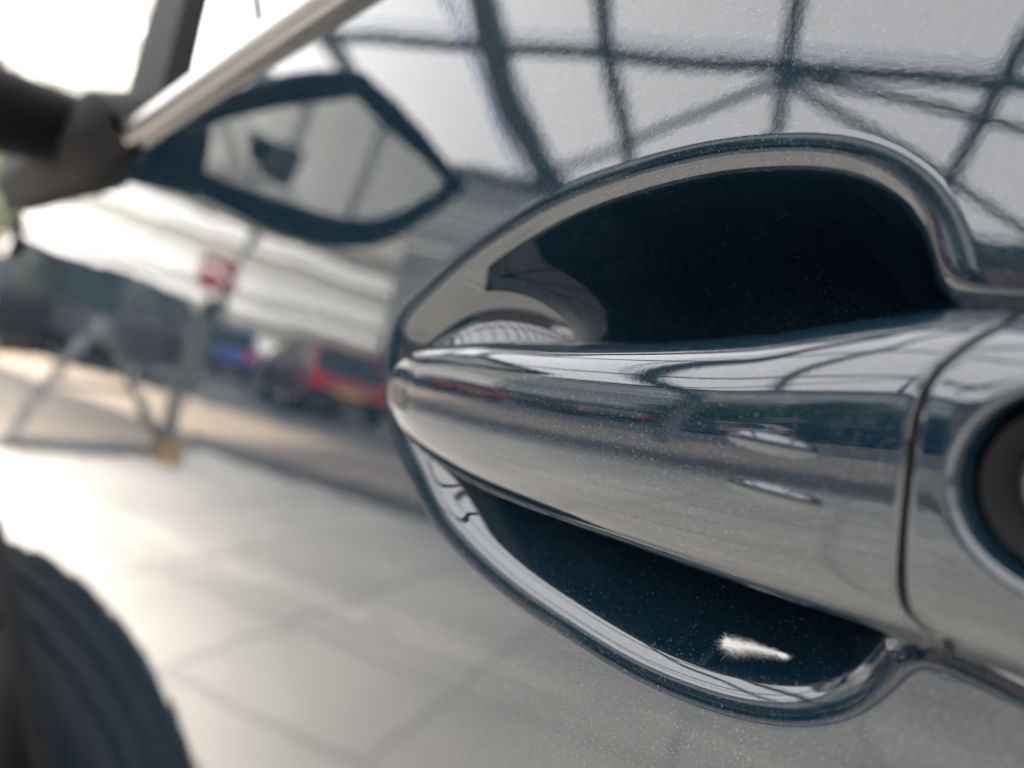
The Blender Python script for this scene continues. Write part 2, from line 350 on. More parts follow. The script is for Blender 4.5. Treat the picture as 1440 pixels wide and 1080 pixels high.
def build_door():
    cen = np.array([-0.085, -0.025])
    ang = np.unwrap(np.arctan2(OUT[:, 1] - cen[1], OUT[:, 0] - cen[0]))
    LIPL, START = 0.0076, 0.0024
    BASE = OUT - INN * START                     # lip starts a little outside the visible edge
    # outer boundary matched by angle
    ba = np.arctan2(BND[:, 1] - cen[1], BND[:, 0] - cen[0]); order = np.argsort(ba)
    ba_s, bp = ba[order], BND[order]
    ba3 = np.concatenate([ba_s - 2 * PI, ba_s, ba_s + 2 * PI]); bp3 = np.vstack([bp, bp, bp])
    aw = (ang + PI) % (2 * PI) - PI
    OUTER = np.stack([np.interp(aw, ba3, bp3[:, 0]), np.interp(aw, ba3, bp3[:, 1])], 1)
    rings, kinds, depth = [], [], []
    ts = np.concatenate([[0.0], np.geomspace(0.0008, 1.0, 95)])[::-1]
    for t in ts: rings.append(BASE + (OUTER - BASE) * t); depth.append(np.zeros(NO)); kinds.append(0)
    # lip: the slope grows along the arc
    K = 46; s = np.linspace(0, 1, K + 1)[:, None]
    phi_end = np.radians(67 - 35 * np.exp(-((BASE[:, 0] - BASE[:, 0].min()) / 0.04) ** 2))[None, :]
    phi = phi_end * (0.5 * s + 0.5 * s ** 2)
    ds = LIPL / K
    zz0 = np.zeros((1, NO)); hx = np.vstack([zz0, np.cumsum(np.cos((phi[1:] + phi[:-1]) / 2) * ds, 0)]); wy = np.vstack([zz0, np.cumsum(np.sin((phi[1:] + phi[:-1]) / 2) * ds, 0)])
    for k in range(1, K + 1): rings.append(BASE + INN * hx[k][:, None]); depth.append(wy[k]); kinds.append(1)
    LIP_IN = rings[-1]; w0 = wy[-1]
    # bowl: towards a spine
    s0, s1 = unproject(645, 545), unproject(1500, 690)
    ax = (s1 - s0); Ls = np.linalg.norm(ax); ax /= Ls
    tt = (LIP_IN - s0) @ ax
    span = (tt.min(), tt.max())
    tn = np.clip((tt - span[0]) / (span[1] - span[0]), 0, 1) * Ls
    SP = s0 + tn[:, None] * ax
    for _ in range(60): SP = 0.25 * np.roll(SP, 1, 0) + 0.5 * SP + 0.25 * np.roll(SP, -1, 0)
    dk = np.clip((SP[:, 0] - s0[0]) / 0.036, 0, 1); DEPTH = 0.015 + 0.021 * dk * dk * (3 - 2 * dk)
    HI = np.linalg.norm(SP - LIP_IN, axis=1)
    QI = np.clip(np.tan(phi_end[0]) * HI / (DEPTH - w0), 1.25, 4.0)
    for _ in range(40): QI = 0.25 * np.roll(QI, 1) + 0.5 * QI + 0.25 * np.roll(QI, -1)
    KB = 64
    for k in range(1, KB + 1):
        a = k / KB; a2 = a ** 1.25
        wv = 1 - (1 - a2) ** QI
        rings.append(LIP_IN + (SP - LIP_IN) * a2 * 0.985); sr = np.clip((a2 - 0.12) / 0.74, 0, 1); depth.append(w0 + (DEPTH - w0) * wv - (1 - dk) ** 1.3 * 0.0135 * sr * sr * (3 - 2 * sr)); kinds.append(2)
    R = np.array(rings); Dp = np.array(depth)
    X, Z = R[..., 0], R[..., 1]
    Y = Yb(X, Z) + Dp
    P = np.stack([X, Y, Z], -1)
    du = np.roll(P, -1, 1) - np.roll(P, 1, 1); dr = np.gradient(P, axis=0)
    # true tangents on the irregular ring spacing
    idx = np.concatenate([[0], np.cumsum(np.linalg.norm(np.diff(P, axis=0), axis=2).mean(1))])
    dr = np.gradient(P, idx, axis=0)
    Nn = np.cross(du, dr); Nn /= np.linalg.norm(Nn, axis=-1, keepdims=True) + 1e-12
    Nn[Nn[..., 1] > 0.2] *= 1
    if Nn[60, :, 1].mean() > 0: Nn = -Nn
    nb = Nb(X, Z); n_out = len(ts)
    Nn[:n_out - 1] = nb[:n_out - 1]
    Nn[n_out - 1] = nb[n_out - 1]
    P[..., 2] += HC
    nr = len(rings)
    def part(name, r0, r1, parent, m=M['paint']):
        v = P[r0:r1 + 1].reshape(-1, 3); n = Nn[r0:r1 + 1].reshape(-1, 3)
        f = []
        for r in range(r1 - r0):
            for k in range(NO):
                k2 = (k + 1) % NO
                f.append((r * NO + k, r * NO + k2, (r + 1) * NO + k2, (r + 1) * NO + k))
        return pyd(name, v, f, m, parent, True, n)
    lip_mid = n_out - 1 + 40
    door = part('front_door', 0, lip_mid, car)
    rec = part('handle_recess', lip_mid, nr - 1, door, M['cup_paint'])
    return door, rec
door, recess = build_door()

# ------------------------------------------------------------------ handle grip and end cap
top_px = [(560, 512), (575, 500), (600, 490), (640, 484), (700, 480), (800, 483), (900, 480), (1000, 475), (1100, 467), (1200, 452), (1300, 438), (1360, 431), (1440, 430)]
bot_px = [(558, 590), (575, 612), (600, 634), (640, 662), (700, 693), (800, 731), (900, 764), (1000, 797), (1100, 829), (1200, 860), (1280, 884), (1340, 903), (1440, 935)]
OFF = 0.002
tp = np.array([unproject(u, v, OFF) for u, v in top_px]); bp_ = np.array([unproject(u, v, OFF) for u, v in bot_px])
gap_px = [(1420, 452), (1398, 464), (1370, 487), (1345, 511), (1326, 541), (1314, 580), (1306, 630), (1296, 700), (1286, 770), (1280, 820), (1282, 848), (1292, 868), (1312, 884), (1335, 892)]
XL = min(tp[0, 0], bp_[0, 0]) - 0.0035
def zt_(x): return np.interp(x, tp[:, 0], tp[:, 1])
def zb_(x): return np.interp(x, bp_[:, 0], bp_[:, 1])
# smooth edge curves as polynomials of x (dense resample of splines)
_t = catmull(tp, 14); _b = catmull(bp_, 14)
def edge(x):
    x = np.asarray(x, float)
    zt = np.interp(x, _t[:, 0], _t[:, 1]); zb = np.interp(x, _b[:, 0], _b[:, 1])
    return zt, zb
xs_ = np.linspace(XL, tp[-1, 0] + 0.05, 1500)
zt, zb = edge(xs_)
ker = np.hanning(61); ker /= ker.sum()
def sm(a): return np.convolve(np.pad(a, 30, mode='reflect', reflect_type='odd'), ker, 'valid')
zt, zb = sm(zt), sm(zb)
cen_, half_ = (zt + zb) / 2, (zt - zb) / 2
# rounded left end
rnd = np.clip((xs_ - XL) / 0.016, 0, 1); half_ = half_ * np.sqrt(np.clip(1 - (1 - rnd) ** 2.2, 0, 1))
def cen(x): return np.interp(x, xs_, cen_)
def half(x): return np.interp(x, xs_, half_)
def front(x):                                   # how far the face stands proud of the door surface
    t = np.clip((x - XL) / (-0.03 - XL), 0, 1)
    return 0.0015 + 0.0105 * t ** 0.9
def end_round(x):
    return np.sqrt(np.clip(1 - (1 - np.clip((x - XL) / 0.02, 0, 1)) ** 2, 0, 1))
gp = np.array([unproject(u, v, -0.007) for u, v in gap_px])
gz = gp[::-1, 1]; gx = gp[::-1, 0]
dimp = [(unproject(1082, 624, -0.011), 0.0068, 0.00115, 0.00034), (unproject(1086, 695, -0.0105), 0.0069, 0.00115, 0.00042)]

GTILT = 0.105
def section(x, v):
    """x: array, v: 0..2pi section angle -> (y offset, z). v=0 top, pi/2 front, pi bottom, 3pi/2 back"""
    c, h = cen(x), half(x)
    e = end_round(x)
    ca, sa = np.cos(v), np.sin(v)
    NS = 3.1
    zz = c + h * ca
    f = np.where(sa >= 0, front(x) + OFF, 0.0035 + 0.0275 * np.clip((x - XL - 0.012) / 0.06, 0, 1)) * e  # back made extra thick to block reflections and keep the recess dark
    yy = OFF - f * np.sign(sa) * np.clip(1 - np.abs(ca) ** NS, 0, 1) ** (1 / NS) - GTILT * (zz - c)
    return yy, zz
def dimples(x, z, y, s=1.0):
    for (p, L, Wd, Hd) in dimp:
        dx, dz = (x - p[0]) / L, (z - p[1] - 0.02 * (x - p[0])) / Wd
        r2 = dx * dx + dz * dz
        y = y - Hd * np.clip(1 - r2, 0, 1) ** 1.05
    return y
def loft(name, xa, xb, nu, nv, parent, m, post=None, cap_end=True):
    """xa(z), xb(z): ends depending on height, so that the joint can slant"""
    v = 2 * PI * (np.arange(nv) / nv)
    rows = []
    for i in range(nu + 1):
        u = i / nu
        x = np.full(nv, XL)
        for _ in range(6):
            y, z = section(x, v)
            A, B = xa(z), xb(z)
            x = A + (B - A) * u
        y, z = section(x, v)
        if post: x, y, z = post(x, y, z, v, u)
        rows.append(np.stack([x, y + Yb(x, z), z], -1))
    P = np.array(rows)
    dv = np.roll(P, -1, 1) - np.roll(P, 1, 1); dU = np.gradient(P, axis=0)
    N = np.cross(dv, dU); N /= np.linalg.norm(N, axis=-1, keepdims=True) + 1e-15
    q = nv // 4
    if N[nu // 2, q, 1] > 0: N = -N
    P[..., 2] += HC
    V = P.reshape(-1, 3); NN = N.reshape(-1, 3)
    f = []
    for i in range(nu):
        for k in range(nv):
            k2 = (k + 1) % nv
            f.append((i * nv + k, i * nv + k2, (i + 1) * nv + k2, (i + 1) * nv + k))
    return V, NN, f, P

def gapx(z): return np.interp(z, gz, gx)
# grip
NV = 560
def grip_post(x, y, z, v, u):
    fr = np.sin(v) > 0.0
    y2 = np.where(fr, dimples(x, z, y), y)
    # rounded lip at the joint
    d = gapx(z) - x
    y2 = y2 + np.where(fr, 1, -1) * 0.0007 * np.clip(1 - d / 0.0012, 0, 1) ** 2
    return x, y2, z
V, NN, f, P = loft('handle_grip', lambda z: np.full_like(z, XL + 1e-5), lambda z: gapx(z) - 0.0004, 420, NV, door, M['paint'], grip_post)
n0 = len(V)
# close the joint end with a dark inner wall
grip = pyd('handle_grip', V, f, M['paint'], door, True, NN)
endv = [tuple(p) for p in P[-1]]; ctr = np.mean(P[-1], 0)
# end cap
LOCK = unproject(1514, 690, -0.010); LR = 0.0092
def cap_post(x, y, z, v, u):
    fr = np.sin(v) > 0.0
    d = x - gapx(z)
    y = y + np.where(fr, 1, -1) * 0.0008 * np.clip(1 - d / 0.0013, 0, 1) ** 2
    r = np.hypot(x - LOCK[0], z - LOCK[1])
    dep = 0.0085 * (1 / (1 + np.exp(np.minimum((r - LR) / 0.00034, 60))))
    y = y + np.where(fr, dep, 0)
    xe = LOCK[0] + 0.031
    return x, y, z
V, NN, f, P2 = loft('handle_end_cap', lambda z: gapx(z) + 0.0004, lambda z: np.full_like(z, XEND - 0.009) - 0.25 * np.clip(np.abs(z - zm) - 0.008, 0, 1), 260, NV, door, M['paint'], cap_post)
cap = pyd('handle_end_cap', V, f + [tuple(range(len(V) - NV, len(V)))], M['paint'], door, True, NN)
# dark seal in the joint between grip and cap
def seal():
    rows = []
    for Pk, sx in ((P[-1], 1), (P2[0], -1)):
        c = Pk.mean(0)
        rows.append(Pk)
    k1 = P[-1] * 1.0; k2 = P2[0] * 1.0
    mid = (k1 + k2) / 2; c = mid.mean(0)
    inner = mid + (c - mid) / np.linalg.norm(c - mid, axis=1, keepdims=True) * 0.0011
    V = np.vstack([inner, [c]])
    f = [(k, (k + 1) % NV, NV) for k in range(NV)]
    return pyd('joint_seal', V, f, M['gap'], door)
seal()
# inner walls of both joint faces
def wall(name, ring):
    c = ring.mean(0); inn = ring + (c - ring) / np.linalg.norm(c - ring, axis=1, keepdims=True) * 0.003
    V = np.vstack([ring, inn]); f = [(k, (k + 1) % NV, NV + (k + 1) % NV, NV + k) for k in range(NV)]
    return V, f
Va, fa = wall('a', P[-1]); Vb, fb = wall('b', P2[0])
pyd('joint_wall', np.vstack([Va, Vb]), fa + [tuple(i + len(Va) for i in q) for q in fb], M['gap'], door)

# lock
def on_door(x, z, off): return Vector((x, float(Yb(np.array(x), np.array(z))) + off, z + HC))
nrm = Vector(Nb(np.array(LOCK[0]), np.array(LOCK[1])))
LM = Matrix.Translation(on_door(LOCK[0], LOCK[1], -0.0105)) @ nrm.to_track_quat('Z', 'Y').to_matrix().to_4x4()
bm = bmesh.new()
lathe(bm, [(LR - 0.0006, -0.0014), (LR - 0.0010, -0.0006), (LR - 0.0022, -0.0012), (LR - 0.0038, -0.004), (LR - 0.0048, -0.0065), (LR - 0.0052, -0.0085)], 96, LM)
bmo('lock_surround', bm, M['black'], door, True, 60)
bm = bmesh.new()
lathe(bm, [(0, -0.0032), (0.0048, -0.0032), (0.0055, -0.0036), (0.0058, -0.0044), (0.0059, -0.0055), (0.0059, -0.009)], 96, LM)
lock = bmo('lock_cylinder', bm, M['steel'], door, True, 50)
bm = bmesh.new(); box(bm, (0, 0, 0), (0.0012, 0.0072, 0.0008))
bmesh.ops.transform(bm, matrix=LM @ Matrix.Translation((0, 0, -0.0033)), verts=bm.verts)
bmo('keyhole', bm, M['gap'], door, False)

# ------------------------------------------------------------------ rest of the car
def solve_surface(u, v, fn):
    """measured sight line -> point on the surface y = fn(x, z)"""
    d = CF + CR * (u - 720) / F_PX + CU * (540 - v) / F_PX
    o = np.array([0, -CAM_D, 0.0]); t0, t = 0.0, 0.02
    g = lambda t: (o + d * t)[1] - fn((o + d * t)[0], (o + d * t)[2])
    while g(t) < 0 and t < 8: t0 = t; t *= 1.02
    for _ in range(50):
        m = (t0 + t) / 2
        if g(m) < 0: t0 = m
        else: t = m
    return o + d * t
def gap_strip(name, pts, parent, back=0.010, wid=0.016):
    """dark channel behind a panel joint; pts in door coordinates"""
    pts = np.array(pts); V = []; f = []
    for i, p in enumerate(pts):
        d = pts[min(i + 1, len(pts) - 1)] - pts[max(i - 1, 0)]; d /= np.linalg.norm(d); n = np.array([d[1], -d[0]])
        for s in (-1, 1):
            q = p + n * s * wid / 2; V.append((q[0], Yb(q[0], q[1]) + back, q[1] + HC))
    for i in range(len(pts) - 1): f.append((2 * i, 2 * i + 1, 2 * i + 3, 2 * i + 2))
    return pyd(name, V, f, M['gap'], parent)

# front wing with wheel arch
WX, WZ, WR = -0.985, 0.300 - HC, 0.300
def fender_y(x, z): return Yb(x, z) + 0.9 * np.maximum(0, -1.25 - x) ** 2 + 0.25 * np.maximum(0, -0.9 - x) ** 2
def hood_line(x): return belt(-0.6) + 0.10 * (x + 0.6) - 0.01
nx, nz = 170, 150
V, f, idm = [], [], {}
zg = np.linspace(0, 1, nz)
ARCH = WR + 0.045
for j in range(nz):
    for i in range(nx):
        zl = ZB + (hood_line(-1.0) + 0.0 - ZB) * zg[j]
        xs0 = shut_x(zl) - 0.0032
        x = xs0 + (-1.95 - xs0) * (i / (nx - 1)) ** 1.25
        zz = min(zl, hood_line(x))
        r = math.hypot(x - WX, zz - WZ)
        V.append((x, float(fender_y(x, zz)) , zz + HC)); idm[(i, j)] = r
for j in range(nz - 1):
    for i in range(nx - 1):
        if min(idm[(i, j)], idm[(i + 1, j)], idm[(i, j + 1)], idm[(i + 1, j + 1)]) < ARCH: continue
        a = j * nx + i; f.append((a, a + 1, a + nx + 1, a + nx))
vn = np.array(V); px_, pz_ = vn[:, 0], vn[:, 2] - HC; e = 1e-4
nn_ = np.stack([(fender_y(px_ + e, pz_) - fender_y(px_ - e, pz_)) / (2 * e), -np.ones(len(vn)), (fender_y(px_, pz_ + e) - fender_y(px_, pz_ - e)) / (2 * e)], 1)
nn_ /= np.linalg.norm(nn_, axis=1, keepdims=True)
wing = pyd('front_wing', V, f, M['paint'], car, True, nn_)
bm = bmesh.new()
a_ = np.linspace(-0.02, PI + 0.02, 60)
ringp = []
for a in a_:
    x, z = WX + (ARCH + 0.002) * math.cos(a), WZ + (ARCH + 0.002) * math.sin(a)
    ringp.append((x, float(fender_y(np.array(x), np.array(z))) - 0.001, z + HC))
tube(bm, ringp, 0.009, 8); bmo('arch_lip', bm, M['black'], wing)
bm = bmesh.new(); rows = []
for a in a_:
    x, z = WX + (ARCH + 0.004) * math.cos(a), WZ + (ARCH + 0.004) * math.sin(a)
    y = float(fender_y(np.array(x), np.array(z)))
    rows.append((bm.verts.new((x, y + 0.002, z + HC)), bm.verts.new((x, y + 0.30, z + HC))))
for r0, r1 in zip(rows, rows[1:]): bm.faces.new((r0[0], r0[1], r1[1], r1[0]))
bm.faces.new([r[1] for r in rows])
bmo('wheel_well', bm, M['black'], wing)
zz = np.linspace(ZB, hood_line(-0.7), 40)
gap_strip('door_gap', [(shut_x(q) - 0.002, q) for q in zz], car)

def wheel(parent, loc, steer, rad=WR, wid=0.205):
    Mx = Matrix.Translation(loc) @ Matrix.Rotation(steer, 4, 'Z') @ Matrix.Rotation(PI / 2, 4, 'X')
    prof = [(rad * 0.64, -wid * 0.40), (rad * 0.70, -wid * 0.47), (rad * 0.84, -wid * 0.5), (rad * 0.94, -wid * 0.46), (rad * 0.98, -wid * 0.40)]
    tr = [(-0.38, 1), (-0.25, 1), (-0.24, .972), (-0.20, .972), (-0.19, 1), (-0.04, 1), (-.03, .972), (.03, .972), (.04, 1), (.19, 1), (.20, .972), (.24, .972), (.25, 1), (.38, 1)]
    prof += [(rad * (1 - 0.06 * (abs(t) ** 2)) * k, wid * t) for t, k in tr]
    prof += [(rad * 0.98 * .985, wid * 0.42), (rad * 0.94, wid * 0.46), (rad * 0.84, wid * 0.5), (rad * 0.70, wid * 0.47), (rad * 0.64, wid * 0.40)]
    bm = bmesh.new(); lathe(bm, prof, 144, Mx)
    bm.verts.ensure_lookup_table()
    for v in bm.verts:
        q = Mx.inverted() @ v.co; ang = math.atan2(q.y, q.x); rr = math.hypot(q.x, q.y)
        if rr > rad * 0.93 and int(round((ang + PI) / (2 * PI) * 144)) % 6 == 0: v.co = Mx @ Vector((q.x * .982, q.y * .982, q.z))
    ty = bmo('tyre', bm, M['rubber'], parent, True, 40)
    bm = bmesh.new(); lathe(bm, [(rad * .65, -wid * .42), (rad * .65, wid * .44), (rad * .60, wid * .45), (rad * .57, wid * .30), (rad * .57, -.3 * wid)], 48, Mx)
    for k in range(10):
        a = 2 * PI * k / 10
        R = Matrix.Rotation(a, 4, 'Z')
        vs_ = box(bm, (rad * .34, 0, wid * .34), (rad * .52, rad * .085, wid * .10))
        bmesh.ops.transform(bm, matrix=Mx @ R, verts=vs_)
    lathe(bm, [(0, wid * .42), (rad * .11, wid * .41), (rad * .13, wid * .3), (rad * .13, 0)], 24, Mx)
    bmo('wheel_rim', bm, M['alloy'], ty)
    return ty
wheel(car, (WX + 0.01, 0.008, WR), math.radians(-37))

# greenhouse
def gh_y(x, z): return Yb(x, belt(x)) + 0.006 + 0.42 * (z - belt(x)) + 0.25 * np.maximum(0, z - belt(x)) ** 2
# belt trim
bx = np.linspace(-0.425, XR, 120)
V, f = [], []
prof = [(0.0, 0.004), (0.0, -0.0035), (0.004, -0.0062), (0.0095, -0.0058), (0.0125, -0.003), (0.0125, 0.008)]
for x in bx:
    zb0 = belt(x)
    for dz, dy in prof: V.append((x, float(Yb(np.array(x), zb0 + dz)) + dy, zb0 + dz + HC))
k = len(prof)
for i in range(len(bx) - 1):
    for j in range(k - 1): f.append((i * k + j, (i + 1) * k + j, (i + 1) * k + j + 1, i * k + j + 1))
tr_ = pyd('window_trim', V, f, M['trim'], door, True)
tr_.data.set_sharp_from_angle(angle=math.radians(50))

def glass_mat():
    m = bpy.data.materials.new('window_glass'); m.use_nodes = True
    n = m.node_tree; n.nodes.clear(); L = n.links.new
    out = n.nodes.new('ShaderNodeOutputMaterial'); gl = n.nodes.new('ShaderNodeBsdfGlossy'); tp_ = n.nodes.new('ShaderNodeBsdfTransparent')
    fr = n.nodes.new('ShaderNodeFresnel'); fr.inputs[0].default_value = 1.55; gl.inputs['Roughness'].default_value = 0.01
    tp_.inputs[0].default_value = (0.50, 0.60, 0.54, 1)
    ms = n.nodes.new('ShaderNodeMixShader'); L(fr.outputs[0], ms.inputs[0]); L(tp_.outputs[0], ms.inputs[1]); L(gl.outputs[0], ms.inputs[2]); L(ms.outputs[0], out.inputs[0])
    return m
M['window'] = glass_mat()
# pillar between the mirror and the side window (door frame)
pl = [solve_surface(u, v, gh_y) for u, v in ((186, 130), (236, 128), (262, 0), (226, 0))]
pb0, pb1 = pl[0], pl[1]; pt1, pt0 = pl[2], pl[3]
pdir = ((pt0 - pb0) + (pt1 - pb1)) / 2; pdir /= np.linalg.norm(pdir)
print('pillar', pl)
ROOFZ = 0.47
def pil(pt, z): 
    x = pt[0] + pdir[0] / pdir[2] * (z - pt[2]); return np.array([x, gh_y(x, z), z])
V, f = [], []
for z in np.linspace(min(pb0[2], pb1[2]) - 0.03, ROOFZ, 14):
    a, b = pil(pb0, z), pil(pb1, z)
    for q, dy in ((a, .012), (a, -.003), (b, -.003), (b, .012)): V.append((q[0], q[1] + dy, q[2] + HC))
for i in range(13):
    for j in range(4): f.append((i * 4 + j, i * 4 + (j + 1) % 4, (i + 1) * 4 + (j + 1) % 4, (i + 1) * 4 + j))
pyd('window_frame', V, f, M['black'], door)
V, f = [], []; ng = 24
for i in range(ng + 1):
    z = None
    for j in range(ng + 1):
        zz0 = j / ng
        xb = pb1[0] + (XR + 0.0 - pb1[0]) * i / ng
        z = belt(xb) + 0.006 + (ROOFZ - belt(xb)) * zz0
        x0 = pil(pb1, z)[0]; x = x0 + (XR - x0) * i / ng
        V.append((x, gh_y(x, z) + 0.004, z + HC))
for i in range(ng):
    for j in range(ng): a = i * (ng + 1) + j; f.append((a, a + 1, a + ng + 2, a + ng + 1))
pyd('window_glass', V, f, M['window'], door, True)

# roof, far side, bonnet, cabin (mostly out of the photograph)
HW = 1.72                                      # body width
bm = bmesh.new()
ry0 = float(gh_y(-0.2, ROOFZ))
box(bm, (0.62, HW / 2, ROOFZ + HC + 0.02), (2.1, HW - 2 * ry0 + 0.02, 0.05), None, 0.02); bmo('roof', bm, M['paint'], car)
def far_panel(name, poly, m):
    bm = bmesh.new(); vs_ = [bm.verts.new((x, HW - float(Yb(x, z)) , z + HC)) for x, z in poly]; bm.faces.new(vs_)
    bmo(name, bm, m, car, False)
bt = float(belt(-0.6))
far_panel('far_side', [(-1.7, hood_line(-1.7)), (-0.7, bt), (2.2, bt + .12), (2.2, ZB), (-1.9, ZB)], M['paint'])
bm = bmesh.new()
hp = [(-0.72, bt - 0.0), (-1.2, hood_line(-1.2)), (-1.6, hood_line(-1.6) - 0.01), (-1.93, hood_line(-1.95) - 0.05)]
rows = []
for x, z in hp:
    y0 = float(fender_y(np.array(x), np.array(z)))
    rows.append([bm.verts.new((x, y0 + (HW - 2 * y0) * t, z + HC + 0.035 * math.sin(PI * t))) for t in np.linspace(0, 1, 13)])
for a, b in zip(rows, rows[1:]):
    for i in range(12): bm.faces.new((a[i], a[i + 1], b[i + 1], b[i]))
bmo('bonnet', bm, M['paint'], car)
bm = bmesh.new(); y0 = float(fender_y(np.array(-1.93), np.array(-.1)))
box(bm, (-1.96, HW / 2, 0.50), (0.10, HW - 2 * y0, 0.56), None, 0.03); bmo('front_bumper', bm, M['paint'], car)
bm = bmesh.new(); box(bm, (0.3, HW / 2, 0.30), (3.9, HW - 0.30, 0.08)); bmo('floor_pan', bm, M['black'], car, False)
bm = bmesh.new()
yv = [0.05, HW - 0.05]
vs_ = [bm.verts.new((-0.70, 0.07, bt + HC)), bm.verts.new((-0.70, HW - .07, bt + HC)), bm.verts.new((-0.12, HW - ry0 - .02, ROOFZ + HC)), bm.verts.new((-0.12, ry0 + .02, ROOFZ + HC))]
bm.faces.new(vs_); bmo('windscreen', bm, M['window'], car, False)
bm = bmesh.new(); box(bm, (-0.45, HW / 2, bt + HC - 0.06), (0.36, HW - 0.2, 0.10), None, 0.02); bmo('dashboard', bm, M['black'], car)
bm = bmesh.new()
box(bm, (0.55, 0.48, 0.66), (0.14, 0.46, 0.62), Matrix.Rotation(math.radians(12), 3, 'Y'), 0.05); box(bm, (0.63, 0.48, 1.10), (0.10, 0.27, 0.18), None, 0.04); box(bm, (0.28, .48, .44), (.5, .48, .14), None, .04)
st = bmo('front_seat', bm, M['black'], car)
c = copy_tree(st, car); c.location.y = 0.76
# rear door and quarter
V, f = [], []; nq = 40
for i in range(nq + 1):
    for j in range(nq + 1):
        x = XR + 0.005 + (2.2 - XR) * (i / nq) ** 1.3; z = ZB + (belt(XR) - ZB) * j / nq
        V.append((x, float(Yb(np.array(x), np.array(z))), z + HC))
for i in range(nq):
    for j in range(nq): a = i * (nq + 1) + j; f.append((a, a + nq + 1, a + nq + 2, a + 1))
pyd('rear_door', V, f, M['paint'], car, True)
gap_strip('rear_door_gap', [(XR + 0.0025, q) for q in np.linspace(ZB, belt(XR), 12)], car)
bm = bmesh.new(); box(bm, (2.25, HW / 2, 0.75), (0.1, HW - .36, .9), None, .04); bmo('tail_panel', bm, M['paint'], car)
wheel(car, (1.42, 0.02, WR), 0.0)

# wing mirror
MX = -0.50
glass_o = [(-.018, .080), (-.036, .107), (-.076, .137), (-.116, .164), (-.126, .164), (-.165, .148), (-.212, .129), (-.212, .117), (-.182, .088), (-.150, .070), (-.09, .066), (-.03, .068)]
gpoly = resample(catmull(glass_o, 10, True), 96, True)
gc = gpoly.mean(0)
def ring3(scale, grow, x, sh=(0, 0)):
    d = gpoly - gc; L = np.linalg.norm(d, axis=1, keepdims=True)
    q = gc + d * scale * 0.86 + d / L * grow * 1.4 + np.array(sh)
    return [(x - 0.24 * (a - gc[0]) + 0.11 * (b - gc[1]), a, b + HC) for a, b in q]
rings = [ring3(1, -0.001, MX + 0.012), ring3(1, 0.001, MX + 0.017), ring3(1, 0.006, MX + 0.020), ring3(1, 0.011, MX + 0.016), ring3(1, 0.015, MX + 0.004), ring3(1, 0.016, MX - 0.012),
         ring3(1, 0.013, MX - 0.04), ring3(0.95, 0.008, MX - 0.068, (.003, 0)), ring3(0.8, 0.004, MX - 0.092, (.008, 0)), ring3(0.5, 0, MX - 0.106, (.012, 0)), ring3(0.05, 0, MX - 0.11, (.014, 0))]
mirror_o = None
def rings_mesh(name, rs, m, parent, capl=False):
    V = [p for r in rs for p in r]; n = len(rs[0]); f = []
    for i in range(len(rs) - 1):
        for k in range(n): f.append((i * n + k, i * n + (k + 1) % n, (i + 1) * n + (k + 1) % n, (i + 1) * n + k))
    if capl: f.append(tuple(range((len(rs) - 1) * n, len(rs) * n)))
    bm = bmesh.new(); me = bpy.data.meshes.new('t'); me.from_pydata(V, [], f); bm.from_mesh(me); bpy.data.meshes.remove(me)
    return bmo(name, bm, m, parent, True, 50)
wm = rings_mesh('wing_mirror', rings[4:], M['paint'], car)
rings_mesh('mirror_rim', rings[:5], M['black'], wm)
V = ring3(1, 0.0, 0); mg = []
AY, AZ = -0.10, 0.06                            # tilt of the glass towards the driver
for (x, a, b) in V: mg.append((x + MX + 0.0125, a, b))
pyd('mirror_glass', mg, [tuple(range(len(mg)))], M['mirror'], wm)
bm = bmesh.new()
fp = [((MX - 0.012, -0.045, 0.078), 0.024), ((MX - 0.018, -0.02, 0.074), 0.022), ((MX - 0.03, 0.01, 0.070), 0.022), ((MX - 0.05, 0.05, 0.070), 0.026)]
tube(bm, [(p[0], p[1], p[2] + HC) for p, _ in fp], [r for _, r in fp], 20)
bmesh.ops.scale(bm, vec=(1.5, 1, 1), space=Matrix.Translation((-MX + 0.02, 0, 0)), verts=bm.verts)
bmo('mirror_arm', bm, M['black'], wm)
bm = bmesh.new(); rows = []
for x in np.linspace(-0.40, -0.80, 24):
    zb0 = float(belt(x)); k = min(1, (-0.40 - x) / 0.06) ** .6
    pr = [(-.012 * k, -.001), (-.010 * k, -.010 * k - .001), (.012, -.016 * k - .001), (.035 * k + .002, -.006), (.040 * k + .002, .03)]
    rows.append([bm.verts.new((x, float(Yb(np.array(x), zb0)) + dy, zb0 + dz + HC)) for dz, dy in pr])
for a, b2_ in zip(rows, rows[1:]):
    for i in range(len(a) - 1): bm.faces.new((a[i], a[i + 1], b2_[i + 1], b2_[i]))
bmo('mirror_base', bm, M['black'], wm)

# ------------------------------------------------------------------ place
D_ = np.array([-0.5, -0.866]); N_ = np.array([0.866, -0.5])
def W(s, t, z=0.0): q = N_ * s + D_ * t; return (float(q[0]), float(q[1]), z)
ROT = math.atan2(N_[1], N_[0])                    # local x = s (along the kerb), local -y = t
def quad(name, s0, s1, t0, t1, z, m, kind='structure'):
    o = pyd(name, [W(s0, t0, z), W(s1, t0, z), W(s1, t1, z), W(s0, t1, z)], [(3, 2, 1, 0)], m)
    me = o.data
    if me.polygons[0].normal.z < 0: me.flip_normals()
    return tag(o, kind=kind)
quad('ground', -200, 200, -200, 200, -0.150, M['asphalt'])
quad('road', -60, 60, 8.2, 15, -0.146, M['asphalt'])
E_T, E_S = 4.5, -3.85
